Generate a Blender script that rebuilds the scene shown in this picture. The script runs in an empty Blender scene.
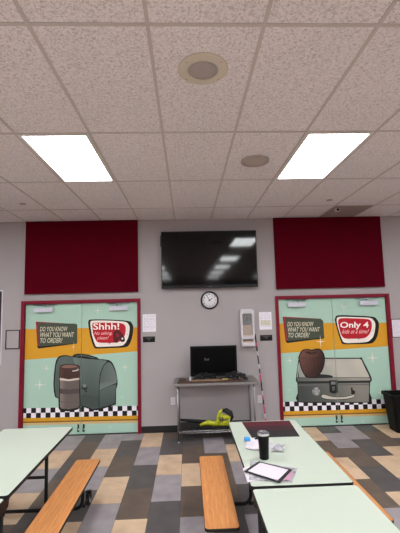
import bpy, bmesh, math, random
from mathutils import Vector, Matrix
from mathutils.geometry import tessellate_polygon
random.seed(7)
C = bpy.context.scene.collection
PI = math.pi

# ------------------------------------------------------------------ camera
FOC, YAW, PITCH, ROLL, CAMZ = 376.73, 0.03689, 0.10479, -0.02386, 1.979
WALL = 6.234           # y of the far wall's face
CEIL = CAMZ + 1.4533
_f = Vector((math.sin(YAW)*math.cos(PITCH), math.cos(YAW)*math.cos(PITCH), math.sin(PITCH)))
_r = Vector((math.cos(YAW), -math.sin(YAW), 0)); _u = _r.cross(_f)
_c, _s = math.cos(ROLL), math.sin(ROLL)
_r2 = _c*_r + _s*_u; _u2 = -_s*_r + _c*_u
cam = bpy.data.cameras.new('camera'); co = bpy.data.objects.new('camera', cam); C.objects.link(co)
cam.sensor_fit = 'HORIZONTAL'; cam.sensor_width = 36; cam.lens = FOC/400*36; cam.clip_start = .05
M = Matrix.Identity(4)
for i, v in enumerate((_r2, _u2, -_f)):
    for j in range(3): M[j][i] = v[j]
M[2][3] = CAMZ
co.matrix_world = M
bpy.context.scene.camera = co

def at(px, py, Y=None, z=None, X=None):
    d = _f + (px-200)/FOC*_r2 + (266.5-py)/FOC*_u2
    t = Y/d.y if Y is not None else ((z-CAMZ)/d.z if z is not None else X/d.x)
    return Vector((d.x*t, d.y*t, CAMZ + d.z*t))

# ------------------------------------------------------------------ materials
def lin(h):
    if isinstance(h, str):
        h = h.lstrip('#'); h = [int(h[i:i+2], 16)/255 for i in (0, 2, 4)]
    return tuple(((c/12.92) if c <= .04045 else ((c+.055)/1.055)**2.4) for c in h) + (1.0,)

def mat(name, col, rough=.6, metal=0., spec=.5, noise=0., nscale=8., bump=0., bscale=200., trans=0., coat=0., alpha=1.):
    m = bpy.data.materials.new(name); m.use_nodes = True
    nt = m.node_tree; b = nt.nodes['Principled BSDF']
    c = lin(col)
    b.inputs['Base Color'].default_value = c
    b.inputs['Roughness'].default_value = rough; b.inputs['Metallic'].default_value = metal
    b.inputs['Specular IOR Level'].default_value = spec
    b.inputs['Transmission Weight'].default_value = trans
    b.inputs['Coat Weight'].default_value = coat
    b.inputs['Alpha'].default_value = alpha
    tc = nt.nodes.new('ShaderNodeTexCoord')
    n = nt.nodes.new('ShaderNodeTexNoise'); n.inputs['Scale'].default_value = nscale; n.inputs['Detail'].default_value = 5
    nt.links.new(tc.outputs['Object'], n.inputs['Vector'])
    r = nt.nodes.new('ShaderNodeMapRange'); r.inputs['To Min'].default_value = 1-noise; r.inputs['To Max'].default_value = 1+noise
    r.inputs['From Min'].default_value = .3; r.inputs['From Max'].default_value = .7
    nt.links.new(n.outputs['Fac'], r.inputs['Value'])
    mx = nt.nodes.new('ShaderNodeVectorMath'); mx.operation = 'SCALE'; mx.inputs[0].default_value = c[:3]
    nt.links.new(r.outputs['Result'], mx.inputs['Scale']); nt.links.new(mx.outputs['Vector'], b.inputs['Base Color'])
    if bump:
        n2 = nt.nodes.new('ShaderNodeTexNoise'); n2.inputs['Scale'].default_value = bscale; n2.inputs['Detail'].default_value = 3
        nt.links.new(tc.outputs['Object'], n2.inputs['Vector'])
        bp = nt.nodes.new('ShaderNodeBump'); bp.inputs['Strength'].default_value = bump; bp.inputs['Distance'].default_value = .002
        nt.links.new(n2.outputs['Fac'], bp.inputs['Height']); nt.links.new(bp.outputs['Normal'], b.inputs['Normal'])
    return m

def mat_ceiling():
    m = mat('fissured_ceiling_tile', '#c9bbb2', .95, spec=.1)
    nt = m.node_tree; b = nt.nodes['Principled BSDF']
    tc = [n for n in nt.nodes if n.type == 'TEX_COORD'][0]
    n = nt.nodes.new('ShaderNodeTexNoise'); n.inputs['Scale'].default_value = 66; n.inputs['Detail'].default_value = 2.5; n.inputs['Distortion'].default_value = 1.2
    nt.links.new(tc.outputs['Object'], n.inputs['Vector'])
    cr = nt.nodes.new('ShaderNodeValToRGB')
    e = cr.color_ramp.elements
    e[0].position = .36; e[0].color = lin('#d3cbcf'); e[1].position = .54; e[1].color = lin('#f6f2f6')
    nt.links.new(n.outputs['Fac'], cr.inputs['Fac'])
    n3 = nt.nodes.new('ShaderNodeTexNoise'); n3.inputs['Scale'].default_value = .9
    nt.links.new(tc.outputs['Object'], n3.inputs['Vector'])
    r = nt.nodes.new('ShaderNodeMapRange'); r.inputs['To Min'].default_value = .94; r.inputs['To Max'].default_value = 1.04
    nt.links.new(n3.outputs['Fac'], r.inputs['Value'])
    mx = nt.nodes.new('ShaderNodeVectorMath'); mx.operation = 'SCALE'
    nt.links.new(cr.outputs['Color'], mx.inputs[0]); nt.links.new(r.outputs['Result'], mx.inputs['Scale'])
    nt.links.new(mx.outputs['Vector'], b.inputs['Base Color'])
    bp = nt.nodes.new('ShaderNodeBump'); bp.inputs['Strength'].default_value = .6; bp.inputs['Distance'].default_value = .004
    nt.links.new(cr.outputs['Color'], bp.inputs['Height']); nt.links.new(bp.outputs['Normal'], b.inputs['Normal'])
    return m

def mat_wood():
    m = mat('oak_laminate', '#c07a2e', .38, spec=.45)
    nt = m.node_tree; b = nt.nodes['Principled BSDF']
    tc = [n for n in nt.nodes if n.type == 'TEX_COORD'][0]
    mp = nt.nodes.new('ShaderNodeMapping'); mp.inputs['Scale'].default_value = (1, .09, 1)
    nt.links.new(tc.outputs['Object'], mp.inputs['Vector'])
    n = nt.nodes.new('ShaderNodeTexNoise'); n.inputs['Scale'].default_value = 75; n.inputs['Detail'].default_value = 6; n.inputs['Distortion'].default_value = .6
    nt.links.new(mp.outputs['Vector'], n.inputs['Vector'])
    w = nt.nodes.new('ShaderNodeTexWave'); w.inputs['Scale'].default_value = 9; w.inputs['Distortion'].default_value = 9; w.inputs['Detail'].default_value = 3
    nt.links.new(mp.outputs['Vector'], w.inputs['Vector'])
    ad = nt.nodes.new('ShaderNodeMath'); ad.operation = 'MULTIPLY_ADD'; ad.inputs[1].default_value = .12
    nt.links.new(w.outputs['Fac'], ad.inputs[0]); nt.links.new(n.outputs['Fac'], ad.inputs[2])
    cr = nt.nodes.new('ShaderNodeValToRGB'); e = cr.color_ramp.elements
    e[0].position = .3; e[0].color = lin('#c07844'); e[1].position = .85; e[1].color = lin('#dc9c60')
    nt.links.new(ad.outputs[0], cr.inputs['Fac']); nt.links.new(cr.outputs['Color'], b.inputs['Base Color'])
    return m

def mat_tile(name, col):
    m = mat(name, col, .42, spec=.35, noise=.13, nscale=6)
    return m

def mat_emit_lens():
    m = bpy.data.materials.new('troffer_lens'); m.use_nodes = True
    nt = m.node_tree; nt.nodes.clear()
    o = nt.nodes.new('ShaderNodeOutputMaterial'); e = nt.nodes.new('ShaderNodeEmission')
    tc = nt.nodes.new('ShaderNodeTexCoord'); sx = nt.nodes.new('ShaderNodeSeparateXYZ')
    nt.links.new(tc.outputs['Object'], sx.inputs[0])
    a = nt.nodes.new('ShaderNodeMath'); a.operation = 'MULTIPLY'; a.inputs[1].default_value = 2*PI/.18
    nt.links.new(sx.outputs['X'], a.inputs[0])
    c = nt.nodes.new('ShaderNodeMath'); c.operation = 'COSINE'; nt.links.new(a.outputs[0], c.inputs[0])
    r = nt.nodes.new('ShaderNodeMapRange'); r.inputs['From Min'].default_value = -1; r.inputs['To Min'].default_value = 0; r.inputs['To Max'].default_value = 1
    nt.links.new(c.outputs[0], r.inputs['Value'])
    mx = nt.nodes.new('ShaderNodeMix'); mx.data_type = 'RGBA'
    mx.inputs['A'].default_value = (.80, .86, .86, 1); mx.inputs['B'].default_value = (1.0, 1.0, 1.0, 1)
    nt.links.new(r.outputs['Result'], mx.inputs['Factor'])
    nt.links.new(mx.outputs['Result'], e.inputs['Color']); e.inputs['Strength'].default_value = LIGHT
    nt.links.new(e.outputs[0], o.inputs['Surface'])
    return m
LIGHT = 5.2

def mat_attr():
    m = bpy.data.materials.new('printed_vinyl'); m.use_nodes = True
    nt = m.node_tree; b = nt.nodes['Principled BSDF']
    a = nt.nodes.new('ShaderNodeVertexColor'); a.layer_name = 'Col'
    nt.links.new(a.outputs['Color'], b.inputs['Base Color'])
    b.inputs['Roughness'].default_value = .45; b.inputs['Specular IOR Level'].default_value = .35
    return m

MT = dict(
    wall=mat('grey_wall_paint', '#aca5a7', .6, spec=.3, noise=.03, nscale=1.5, bump=.15, bscale=260),
    ceil=mat_ceiling(),
    grid=mat('ceiling_grid_metal', '#cdc5c4', .6, spec=.3),
    gridshadow=mat('ceiling_gap', '#4a4040', .9),
    black=mat('black_rubber', '#0e0e10', .6),
    base=mat('black_baseboard', '#17161a', .5),
    blackmetal=mat('black_powder_coat', '#09090b', .5, spec=.3),
    dframe=mat('crimson_door_paint', '#7e0a28', .5, spec=.25, noise=.04),
    leaf=mat('door_leaf_mint', '#9fbba8', .5),
    alu=mat('brushed_aluminium', '#cfcfdc', .4, metal=.25),
    steel=mat('stainless_steel', '#9c9a9b', .42, metal=.9, noise=.05, nscale=30),
    chrome=mat('chrome', '#d6d6da', .15, metal=1),
    panel=mat('maroon_felt', '#580216', .95, spec=.08, noise=.06, nscale=3, bump=.4, bscale=500),
    tile_beige=mat_tile('beige_floor_tile', '#cfb296'),
    tile_grey=mat_tile('lavender_grey_floor_tile', '#9a9297'),
    tile_brown=mat_tile('brown_floor_tile', '#65574f'),
    tile_dark=mat_tile('charcoal_floor_tile', '#565152'),
    top=mat('mint_laminate', '#bbc4b8', .38, spec=.35, noise=.06, nscale=220),
    wood=mat_wood(),
    lens=mat_emit_lens(),
    white=mat('white_enamel', '#e8e4e2', .4),
    plastic=mat('white_plastic', '#cfcbd2', .35),
    cream=mat('cream_speaker_rim', '#d9d0c2', .6),
    grille=mat('grey_speaker_grille', '#b0a8a6', .7, bump=.6, bscale=500),
    grille2=mat('pale_grey_grille', '#bdb1ab', .7, bump=.5, bscale=500),
    vent=mat('grey_return_grille', '#a89a98', .7),
    screen=mat('black_glass_screen', '#010103', .07, spec=.4),
    bezel=mat('black_gloss_plastic', '#070709', .3, spec=.3),
    paper=mat('white_paper', '#d2c9d4', .8),
    print_=mat('grey_print', '#a9a2b4', .8),
    printy=mat('yellowish_print', '#dcd5c0', .8),
    paperw=mat('bright_paper', '#eeeaf4', .8),
    signtext=mat('sign_lettering', '#555358', .6),
    maroon=mat('maroon_mat_cloth', '#4e0a1b', .8, noise=.2, nscale=40),
    maroon2=mat('deep_maroon_mat_cloth', '#32101a', .8, noise=.2, nscale=40),
    matblack=mat('black_mat_cloth', '#1d161a', .8, noise=.15, nscale=40),
    blue=mat('blue_plastic', '#2f9be0', .4),
    pink=mat('pink_tape', '#c85a7c', .5),
    pinkp=mat('pink_printed_card', '#b58aa0', .6),
    beige=mat('beige_wrapped_cutlery', '#b89a86', .7, noise=.3, nscale=45),
    yellow=mat('yellow_green_plastic', '#b4b81e', .45, noise=.45, nscale=22),
    brown=mat('brown_board', '#4b332b', .7, noise=.25, nscale=18),
    tan=mat('tan_cardboard', '#8d745a', .8, noise=.15, nscale=20),
    glass=mat('clear_plastic', '#ffffff', .08, trans=.0, alpha=.09),
    film=mat('crinkled_clear_film', '#c4c2ca', .2, spec=.9, alpha=.6, noise=.45, nscale=30),  # uneven tone paints the shade of creases into the film
    clockface=mat('clock_dial', '#f0eef5', .5),
    ink=mat('black_ink', '#15151a', .7),
    outlet=mat('outlet_plate', '#d8d3da', .45),
    bin=mat('black_bin_plastic', '#09090b', .5, spec=.2),
    brass=mat('pale_yellow_tag', '#b7a55c', .5),
    attr=mat_attr(),
    bolt=mat('tarnished_metal', '#3a4440', .5, metal=.4),
)

# ------------------------------------------------------------------ mesh helpers
def add_box(bm, x0, x1, y0, y1, z0, z1, mi=0, bev=0.):
    vs = [bm.verts.new((x, y, z)) for x in (x0, x1) for y in (y0, y1) for z in (z0, z1)]
    fs = []
    for q in ((0, 1, 3, 2), (4, 6, 7, 5), (0, 4, 5, 1), (2, 3, 7, 6), (0, 2, 6, 4), (1, 5, 7, 3)):
        f = bm.faces.new([vs[i] for i in q]); f.material_index = mi; fs.append(f)
    if bev:
        es = list({e for f in fs for e in f.edges})
        r = bmesh.ops.bevel(bm, geom=es, offset=bev, segments=2, profile=.5, affect='EDGES')
        for f in r['faces']: f.material_index = mi
    return vs

def add_prism(bm, pts, a, b, axis='z', mi=0):
    """extrude a 2-D outline from a to b along axis (pts are the other two coordinates in xyz order)"""
    def P(p, t):
        return {'z': (p[0], p[1], t), 'y': (p[0], t, p[1]), 'x': (t, p[0], p[1])}[axis]
    lo = [bm.verts.new(P(p, a)) for p in pts]; hi = [bm.verts.new(P(p, b)) for p in pts]
    n = len(pts); fs = []
    for i in range(n):
        fs.append(bm.faces.new((lo[i], lo[(i+1) % n], hi[(i+1) % n], hi[i])))
    fs.append(bm.faces.new(lo[::-1])); fs.append(bm.faces.new(hi))
    for f in fs: f.material_index = mi
    return fs

def rrect(x0, x1, y0, y1, r, n=5):
    out = []
    for cx, cy, a in ((x1-r, y1-r, 0), (x0+r, y1-r, 90), (x0+r, y0+r, 180), (x1-r, y0+r, 270)):
        for k in range(n+1):
            t = math.radians(a + 90*k/n); out.append((cx+r*math.cos(t), cy+r*math.sin(t)))
    return out

def add_tube(bm, pts, r, n=10, mi=0, cap=True, radii=None):
    pts = [Vector(p) for p in pts]; rings = []
    up = Vector((0, 0, 1))
    prev = None
    for i, p in enumerate(pts):
        d = (pts[min(i+1, len(pts)-1)] - pts[max(i-1, 0)]).normalized()
        if prev is None:
            a = d.orthogonal().normalized()
        else:
            a = (prev - d*prev.dot(d)).normalized()
        prev = a; b = d.cross(a)
        rr = radii[i] if radii else r
        rings.append([bm.verts.new(p + a*rr*math.cos(2*PI*k/n) + b*rr*math.sin(2*PI*k/n)) for k in range(n)])
    for i in range(len(rings)-1):
        for k in range(n):
            f = bm.faces.new((rings[i][k], rings[i][(k+1) % n], rings[i+1][(k+1) % n], rings[i+1][k])); f.material_index = mi; f.smooth = True
    if cap:
        f = bm.faces.new(rings[0][::-1]); f.material_index = mi
        f = bm.faces.new(rings[-1]); f.material_index = mi

def add_lathe(bm, prof, c=(0, 0, 0), n=32, axis='z', mi=0, smooth=True):
    c = Vector(c); rings = []
    for r, h in prof:
        ring = []
        for k in range(n):
            t = 2*PI*k/n; u, v = r*math.cos(t), r*math.sin(t)
            p = {'z': (u, v, h), 'y': (u, h, v), 'x': (h, u, v)}[axis]
            ring.append(bm.verts.new(c + Vector(p)))
        rings.append(ring)
    for i in range(len(rings)-1):
        for k in range(n):
            f = bm.faces.new((rings[i][k], rings[i][(k+1) % n], rings[i+1][(k+1) % n], rings[i+1][k])); f.material_index = mi; f.smooth = smooth
    for ring in (rings[0], rings[-1]):
        f = bm.faces.new(ring); f.material_index = mi

def fillet(pts, r, n=6):
    pts = [Vector(p) for p in pts]; out = [pts[0]]
    for i in range(1, len(pts)-1):
        a, p, b = pts[i-1], pts[i], pts[i+1]
        d1 = (a-p).normalized(); d2 = (b-p).normalized()
        rr = min(r, (a-p).length*.49, (b-p).length*.49)
        s, e = p+d1*rr, p+d2*rr
        for k in range(n+1):
            t = k/n; out.append((1-t)**2*s + 2*t*(1-t)*p + t*t*e)
    out.append(pts[-1]); return out

def obj(name, bm, mats, parent=None, loc=None, label=None):
    bmesh.ops.recalc_face_normals(bm, faces=bm.faces)
    me = bpy.data.meshes.new(name); bm.to_mesh(me); bm.free()
    for m in (mats if isinstance(mats, (list, tuple)) else [mats]): me.materials.append(m)
    o = bpy.data.objects.new(name, me); C.objects.link(o)
    if parent is not None:
        o.parent = parent
    if loc is not None: o.location = loc
    if label: o['label'] = label
    return o

def rel(bm, origin):
    bmesh.ops.translate(bm, verts=bm.verts, vec=-Vector(origin)); return bm

def tag(o, label, cat, group=None):
    o['label'] = label; o['category'] = cat
    if group: o['group'] = group
    return o

def thing(name, label, cat, loc=(0, 0, 0), group=None):
    o = bpy.data.objects.new(name, None); C.objects.link(o); o.location = loc; o.empty_display_size = .1
    return tag(o, label, cat, group)

def struct(name, bm, m, parent=None):
    o = obj(name, bm, m, parent)
    if parent is None: o['kind'] = 'structure'
    return o

def part(name, fn, m, t, label=None):
    """builds a part in world coordinates and parents it under t"""
    bm = bmesh.new(); fn(bm); rel(bm, t.location)
    return obj(name, bm, m, t, label=label)

# ------------------------------------------------------------------ room shell
XL, XR, YB = -7.2, 8.0, -9.0
T = .6096
GX, GY = -.1752, 5.4733
LD = (-2.677, -.760, 2.127); RD = (1.463, 3.389, 2.115); FW = .052
# far wall with two doorways
bm = bmesh.new()
def wallbox(x0, x1, z0, z1): add_box(bm, x0, x1, WALL, WALL+.15, z0, z1)
L0, L1, R0, R1 = LD[0]+.02, LD[1]-.02, RD[0]+.02, RD[1]-.02
wallbox(XL, L0, 0, CEIL+.1); wallbox(L0, L1, LD[2]-.02, CEIL+.1); wallbox(L1, R0, 0, CEIL+.1)
wallbox(R0, R1, RD[2]-.02, CEIL+.1); wallbox(R1, XR, 0, CEIL+.1)
struct('wall_front', bm, MT['wall'])
for nm, b in (('wall_left', (XL-.15, XL, YB, WALL+.15)), ('wall_right', (XR, XR+.15, YB, WALL+.15)), ('wall_back', (XL, XR, YB-.15, YB))):
    bm = bmesh.new(); add_box(bm, *b, 0, CEIL+.1); struct(nm, bm, MT['wall'])
# baseboard in its three runs
for nm, a, b in (('baseboard_left', XL, LD[0]), ('baseboard_front', LD[1], RD[0]), ('baseboard_right', RD[1], XR)):
    bm = bmesh.new(); add_box(bm, a, b, WALL-.008, WALL-.0002, 0, .105, bev=.003); struct(nm, bm, MT['base'])

# floor: 12 x 24 inch tiles in staggered rows, four colours
B, G, R_, K = 0, 1, 2, 3
known = {-6: (0, [G, B, G, B, R_]), -5: (1, [K, R_, K, R_, K]), -4: (0, [G, B, G, K, B]), -3: (1, [G, K, R_, B, G]),
         -2: (0, [B, G, K, R_, B]), -1: (1, [R_, K, B, G, K]), 0: (0, [K, R_, B, R_, G]), 1: (1, [R_, G, R_, R_, K]),
         2: (0, [K, B, G, K, G]), 6: (0, [B, R_, B, R_, G]), 7: (1, [K, G, R_, K, B]), 8: (0, [G, K, B, G, K]),
         9: (1, [K, R_, B, G, K]), 10: (0, [B, K, R_, B, G]), -7: (1, [K, B, R_, G, K])}
bm = bmesh.new(); W = .305; Lh = .6096
kmin, kmax = int((XL+.105)//W), int((XR+.105)//W)
for k in range(kmin, kmax+1):
    x0 = max(XL, -.105+W*k); x1 = min(XR, -.105+W*(k+1))
    if x1 <= x0: continue
    half = k % 2
    y1 = WALL + (Lh/2 if half else 0); j = 0
    prev = None
    while y1 > YB:
        y0 = y1 - Lh
        if k in known and j < len(known[k][1]): c = known[k][1][j]
        else:
            c = random.choice([x for x in ((B, G, B, G, R_, K) if j > 4 else (B, G, R_, K, K)) if x != prev])  # unseen rows get more pale tiles, to bounce light onto the ceiling
        prev = c
        a, b = max(YB, y0), min(WALL, y1)
        if b > a:
            g = .0012
            f = bm.faces.new([bm.verts.new(v) for v in ((x0+g, a+g, 0), (x1-g, a+g, 0), (x1-g, b-g, 0), (x0+g, b-g, 0))]); f.material_index = c
        y1 = y0; j += 1
add_box(bm, XL-.15, XR+.15, YB-.15, WALL+.15, -.1, -.0015, mi=4)
struct('floor', bm, [MT['tile_beige'], MT['tile_grey'], MT['tile_brown'], MT['tile_dark'], MT['gridshadow']])

# ceiling: 2 x 4 ft panels in an exposed grid, a half row at the wall and one half row further back
rows = [WALL, GY, GY-2*T, GY-4*T, GY-6*T]
y = GY-6*T - T; rows.append(y)
while y > YB: y -= 2*T; rows.append(max(y, YB))
ks = list(range(int((XL-GX)//T), int((XR-GX)//T)+2))
lights_at = []
fix_rows = [2] + [j for j in range(5, len(rows)-1) if (j-5) % 2 == 0]
def is_light(k, j): return j in fix_rows and (k+2) % 4 == 0
cbm = bmesh.new(); gbm = bmesh.new(); sbm = bmesh.new()
VENT = (4, 0)
for j in range(len(rows)-1):
    ya, yb = rows[j+1], rows[j]
    if yb-ya < .05: continue
    for k in ks:
        x0, x1 = max(XL, GX+T*k), min(XR, GX+T*(k+1))
        if x1-x0 < .01: continue
        if is_light(k, j) and x1-x0 > .6 and yb-ya > 1.2:
            lights_at.append((x0, x1, ya, yb)); continue
        if (k, j) == VENT: continue
        add_box(cbm, x0+.009, x1-.009, ya+.009, yb-.009, CEIL+.005, CEIL+.02)
g = .0105
for k in ks:
    x = GX+T*k
    if XL < x < XR: add_box(gbm, x-g, x+g, YB, WALL, CEIL, CEIL+.006)
for yy in rows[1:-1]:
    for k in ks:
        x0, x1 = max(XL, GX+T*k), min(XR, GX+T*(k+1))
        if x1-x0 > .03: add_box(gbm, x0+g, x1-g, yy-g, yy+g, CEIL+.0002, CEIL+.006)
add_box(gbm, XL, XR, WALL-.022, WALL, CEIL, CEIL+.0035)
struct('ceiling', cbm, MT['ceil'])
struct('trim_1', gbm, MT['grid'])
bm = bmesh.new(); add_box(bm, XL-.15, XR+.15, YB-.15, WALL+.15, CEIL+.13, CEIL+.2); struct('trim_2', bm, MT['gridshadow'])

# perforated return grille next to the wall + its neighbours in the ceiling
x0, x1 = GX+T*4+.006, GX+T*5-.006
t = thing('ceiling_vent', 'darker grey perforated air return tile in the ceiling above the right maroon panel', 'vent', ((x0+x1)/2, (GY+WALL)/2, CEIL))
def f(bm): add_box(bm, x0, x1, GY+.006, WALL-.006, CEIL+.003, CEIL+.018)
part('backing', f, MT['vent'], t)
def f(bm):
    n = 22
    for i in range(n):
        xx = x0+.02+(x1-x0-.04)*i/(n-1); add_box(bm, xx-.004, xx+.004, GY+.02, WALL-.03, CEIL-.001, CEIL+.0028)
part('slats', f, MT['vent'], t)

# ceiling lights
n = 0
first = None
LX = {-2: 'left', 2: 'right'}
def light_label(x0, ya):
    if ya > 3:
        return 'lit white troffer light on the %s, in the ceiling near the front wall' % ('left' if x0 < 0 else 'right')
    return 'lit white ceiling light behind the viewer, seen only reflected in the television'
for (x0, x1, ya, yb) in lights_at:
    visible = ya > 3 and -2 < x0 < 2
    cx, cy = (x0+x1)/2, (ya+yb)/2
    lab = light_label(x0, ya) if visible or ya < 3 else ('lit white ceiling light beyond the %s edge of the picture, front row' % ('far left' if x0 < 0 else 'far right'))
    if first is None:
        t = thing('ceiling_light', lab, 'light', (cx, cy, CEIL), 'ceiling lights')
        hx, hy = T/2-.0125, T-.0125
        bm = bmesh.new()
        b = .028
        for q in ((-hx, -hx+b, -hy, hy), (hx-b, hx, -hy, hy), (-hx+b, hx-b, -hy, -hy+b), (-hx+b, hx-b, hy-b, hy)):
            add_box(bm, *q, -.004, .012)
        add_box(bm, -hx, hx, -hy, hy, .03, .09)
        obj('frame', bm, MT['white'], t)
        bm = bmesh.new(); add_box(bm, -hx+b-.002, hx-b+.002, -hy+b-.002, hy-b+.002, .004, .008); obj('diffuser', bm, MT['lens'], t)
        first = t
    else:
        t = first.copy(); C.objects.link(t); t.location = (cx, cy, CEIL); t['label'] = lab
        for ch in list(first.children):
            c = ch.copy(); C.objects.link(c); c.parent = t

# ceiling speakers
def speaker(cx, cy, ro, ri, rim, gr, label):
    t = thing('ceiling_speaker', label, 'speaker', (cx, cy, CEIL), 'round ceiling speakers')
    bm = bmesh.new()
    add_lathe(bm, [(ro, .004), (ro, -.004), (ro-.008, -.009), (ri+.01, -.012), (ri, -.009), (ri, .004)], n=48); obj('rim', bm, rim, t)
    bm = bmesh.new(); add_lathe(bm, [(ri-.001, .003), (ri-.001, -.0085), (ri*.6, -.013), (.012, -.015)], n=48); obj('grille', bm, gr, t)
    if ro-ri > .03:
        for a in (40, 140, 220, 320):
            bm = bmesh.new(); rr = ro-.022
            add_lathe(bm, [(.0045, -.008), (.0045, -.0115), (.002, -.0125)], (rr*math.cos(math.radians(a)), rr*math.sin(math.radians(a)), 0), 10); obj('screw', bm, MT['vent'], t)
speaker(.128, 2.185, .155, .092, MT['cream'], MT['grille'], 'round cream-rimmed ceiling speaker with grey centre, the larger and nearer of two')
speaker(.72, 3.673, .142, .132, MT['grille2'], MT['grille2'], 'plain pale grey round ceiling speaker beside the right ceiling light')
# little fittings
p = at(337, 208.5, z=CEIL)
t = thing('security_camera', 'tiny white ceiling camera with black lens beside the grey return tile', 'camera', (p.x, p.y, CEIL))
def f(bm): add_box(bm, p.x-.035, p.x+.035, p.y-.03, p.y+.03, CEIL-.05, CEIL, bev=.008)
part('housing', f, MT['plastic'], t)
def f(bm): add_lathe(bm, [(.018, 0), (.018, -.006), (.008, -.01)], (p.x, p.y-.03, CEIL-.025), 16, 'y')
part('lens', f, MT['bezel'], t)
for (px, py), lab in (((329.5, 200.2), 'small flat grey sprinkler cover on ceiling, right of the middle'), ((22.5, 204), 'small flat grey sprinkler cover on ceiling, far left')):
    p = at(px, py, z=CEIL); bm = bmesh.new(); add_lathe(bm, [(.042, .004), (.042, -.004), (.03, -.008), (.01, -.009)], n=28)
    o = obj('sprinkler_cover', bm, MT['grille2'], loc=(p.x, p.y, CEIL)); tag(o, lab, 'sprinkler', 'sprinkler covers in the ceiling')

# ------------------------------------------------------------------ wall felt panels
for (a, b, z0, lab) in ((-2.622, -.795, 2.236, 'large maroon acoustic felt panel above the left double door'),
                       (1.488, 3.318, 2.229, 'large maroon acoustic felt panel above the right double door')):
    bm = bmesh.new(); add_box(bm, a, b, WALL-.05, WALL-.0005, z0, CEIL-.003, bev=.004)
    o = obj('acoustic_panel', bm, MT['panel']); tag(o, lab, 'wall panel', 'maroon acoustic panels above the doors')

# ------------------------------------------------------------------ murals (flat prints on the door leaves)
LEAFY = WALL+.03
class Print:
    def __init__(s, x0, x1, z0, z1): s.b = (x0, x1, z0, z1); s.bm = bmesh.new(); s.col = s.bm.loops.layers.color.new('Col'); s.n = 0
    def poly(s, pts, col, cell=None, same=False):
        """pts world (x,z); col hex or function(x,z)->hex/rgb"""
        if not same: s.n += 1
        y = LEAFY - .0004 - .00014*s.n
        t = bmesh.new(); tris = tessellate_polygon([[Vector((p[0], p[1], 0)) for p in pts]])
        vs = [t.verts.new((p[0], y, p[1])) for p in pts]
        for tr in tris:
            try: t.faces.new([vs[i] for i in tr])
            except ValueError: pass
        def cut(co, no, clear=False):
            bmesh.ops.bisect_plane(t, geom=list(t.verts)+list(t.edges)+list(t.faces), plane_co=co, plane_no=no, clear_outer=clear)
        x0, x1, z0, z1 = s.b
        cut((x0, 0, 0), (-1, 0, 0), True); cut((x1, 0, 0), (1, 0, 0), True); cut((0, 0, z0), (0, 0, -1), True); cut((0, 0, z1), (0, 0, 1), True)
        if callable(col) and t.verts:
            cell = cell or .03
            xs = [v.co.x for v in t.verts]; zs = [v.co.z for v in t.verts]
            q = math.floor(min(xs)/cell)*cell
            while q < max(xs): cut((q, 0, 0), (1, 0, 0)); q += cell
            q = math.floor(min(zs)/cell)*cell
            while q < max(zs): cut((0, 0, q), (0, 0, 1)); q += cell
        for f in t.faces:
            vv = [s.bm.verts.new(v.co) for v in f.verts]; nf = s.bm.faces.new(vv)
            for l in nf.loops:
                c = col(l.vert.co.x, l.vert.co.z) if callable(col) else col
                if isinstance(c, str): c = c.lstrip('#'); c = [int(c[i:i+2], 16)/255 for i in (0, 2, 4)]
                l[s.col] = tuple(c[:3])+(1,)     # byte colour layer is stored as sRGB
        t.free()
    def done(s, parent, label):
        for f in s.bm.faces:
            f.normal_update()
            if f.normal.y > 0: f.normal_flip()
        me = bpy.data.meshes.new('mural'); s.bm.to_mesh(me); s.bm.free(); me.materials.append(MT['attr'])
        o = bpy.data.objects.new('mural', me); C.objects.link(o)
        o.parent = parent; o.location = -Vector(parent.matrix_parent_offset) if False else Vector((0, 0, 0))
        o['label'] = label
        return o

def text_tris(s, size=1., shear=0., offset=0.):
    cu = bpy.data.curves.new('lettering', 'FONT'); cu.body = s; cu.size = size; cu.shear = shear; cu.offset = offset; cu.resolution_u = 3
    o = bpy.data.objects.new('lettering', cu); C.objects.link(o)
    dg = bpy.context.evaluated_depsgraph_get(); me = o.evaluated_get(dg).to_mesh()
    V = [v.co.copy() for v in me.vertices]; F = [list(p.vertices) for p in me.polygons]
    o.evaluated_get(dg).to_mesh_clear(); bpy.data.objects.remove(o); bpy.data.curves.remove(cu)
    return V, F
def text_polys(s, quad, shear=0., bold=0.):
    """text stretched into a quad given as px corners (left-bottom, right-bottom, left-top) on the leaf plane, as world (x,z)"""
    V, F = text_tris(s, 1, shear, bold)
    x0 = min(v.x for v in V); x1 = max(v.x for v in V); y0 = min(v.y for v in V); y1 = max(v.y for v in V)
    a, b, c = [Vector(q) for q in quad]
    out = []
    for fc in F:
        out.append([tuple(a + (b-a)*((V[i].x-x0)/(x1-x0)) + (c-a)*((V[i].y-y0)/(y1-y0))) for i in fc])
    return out

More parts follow.
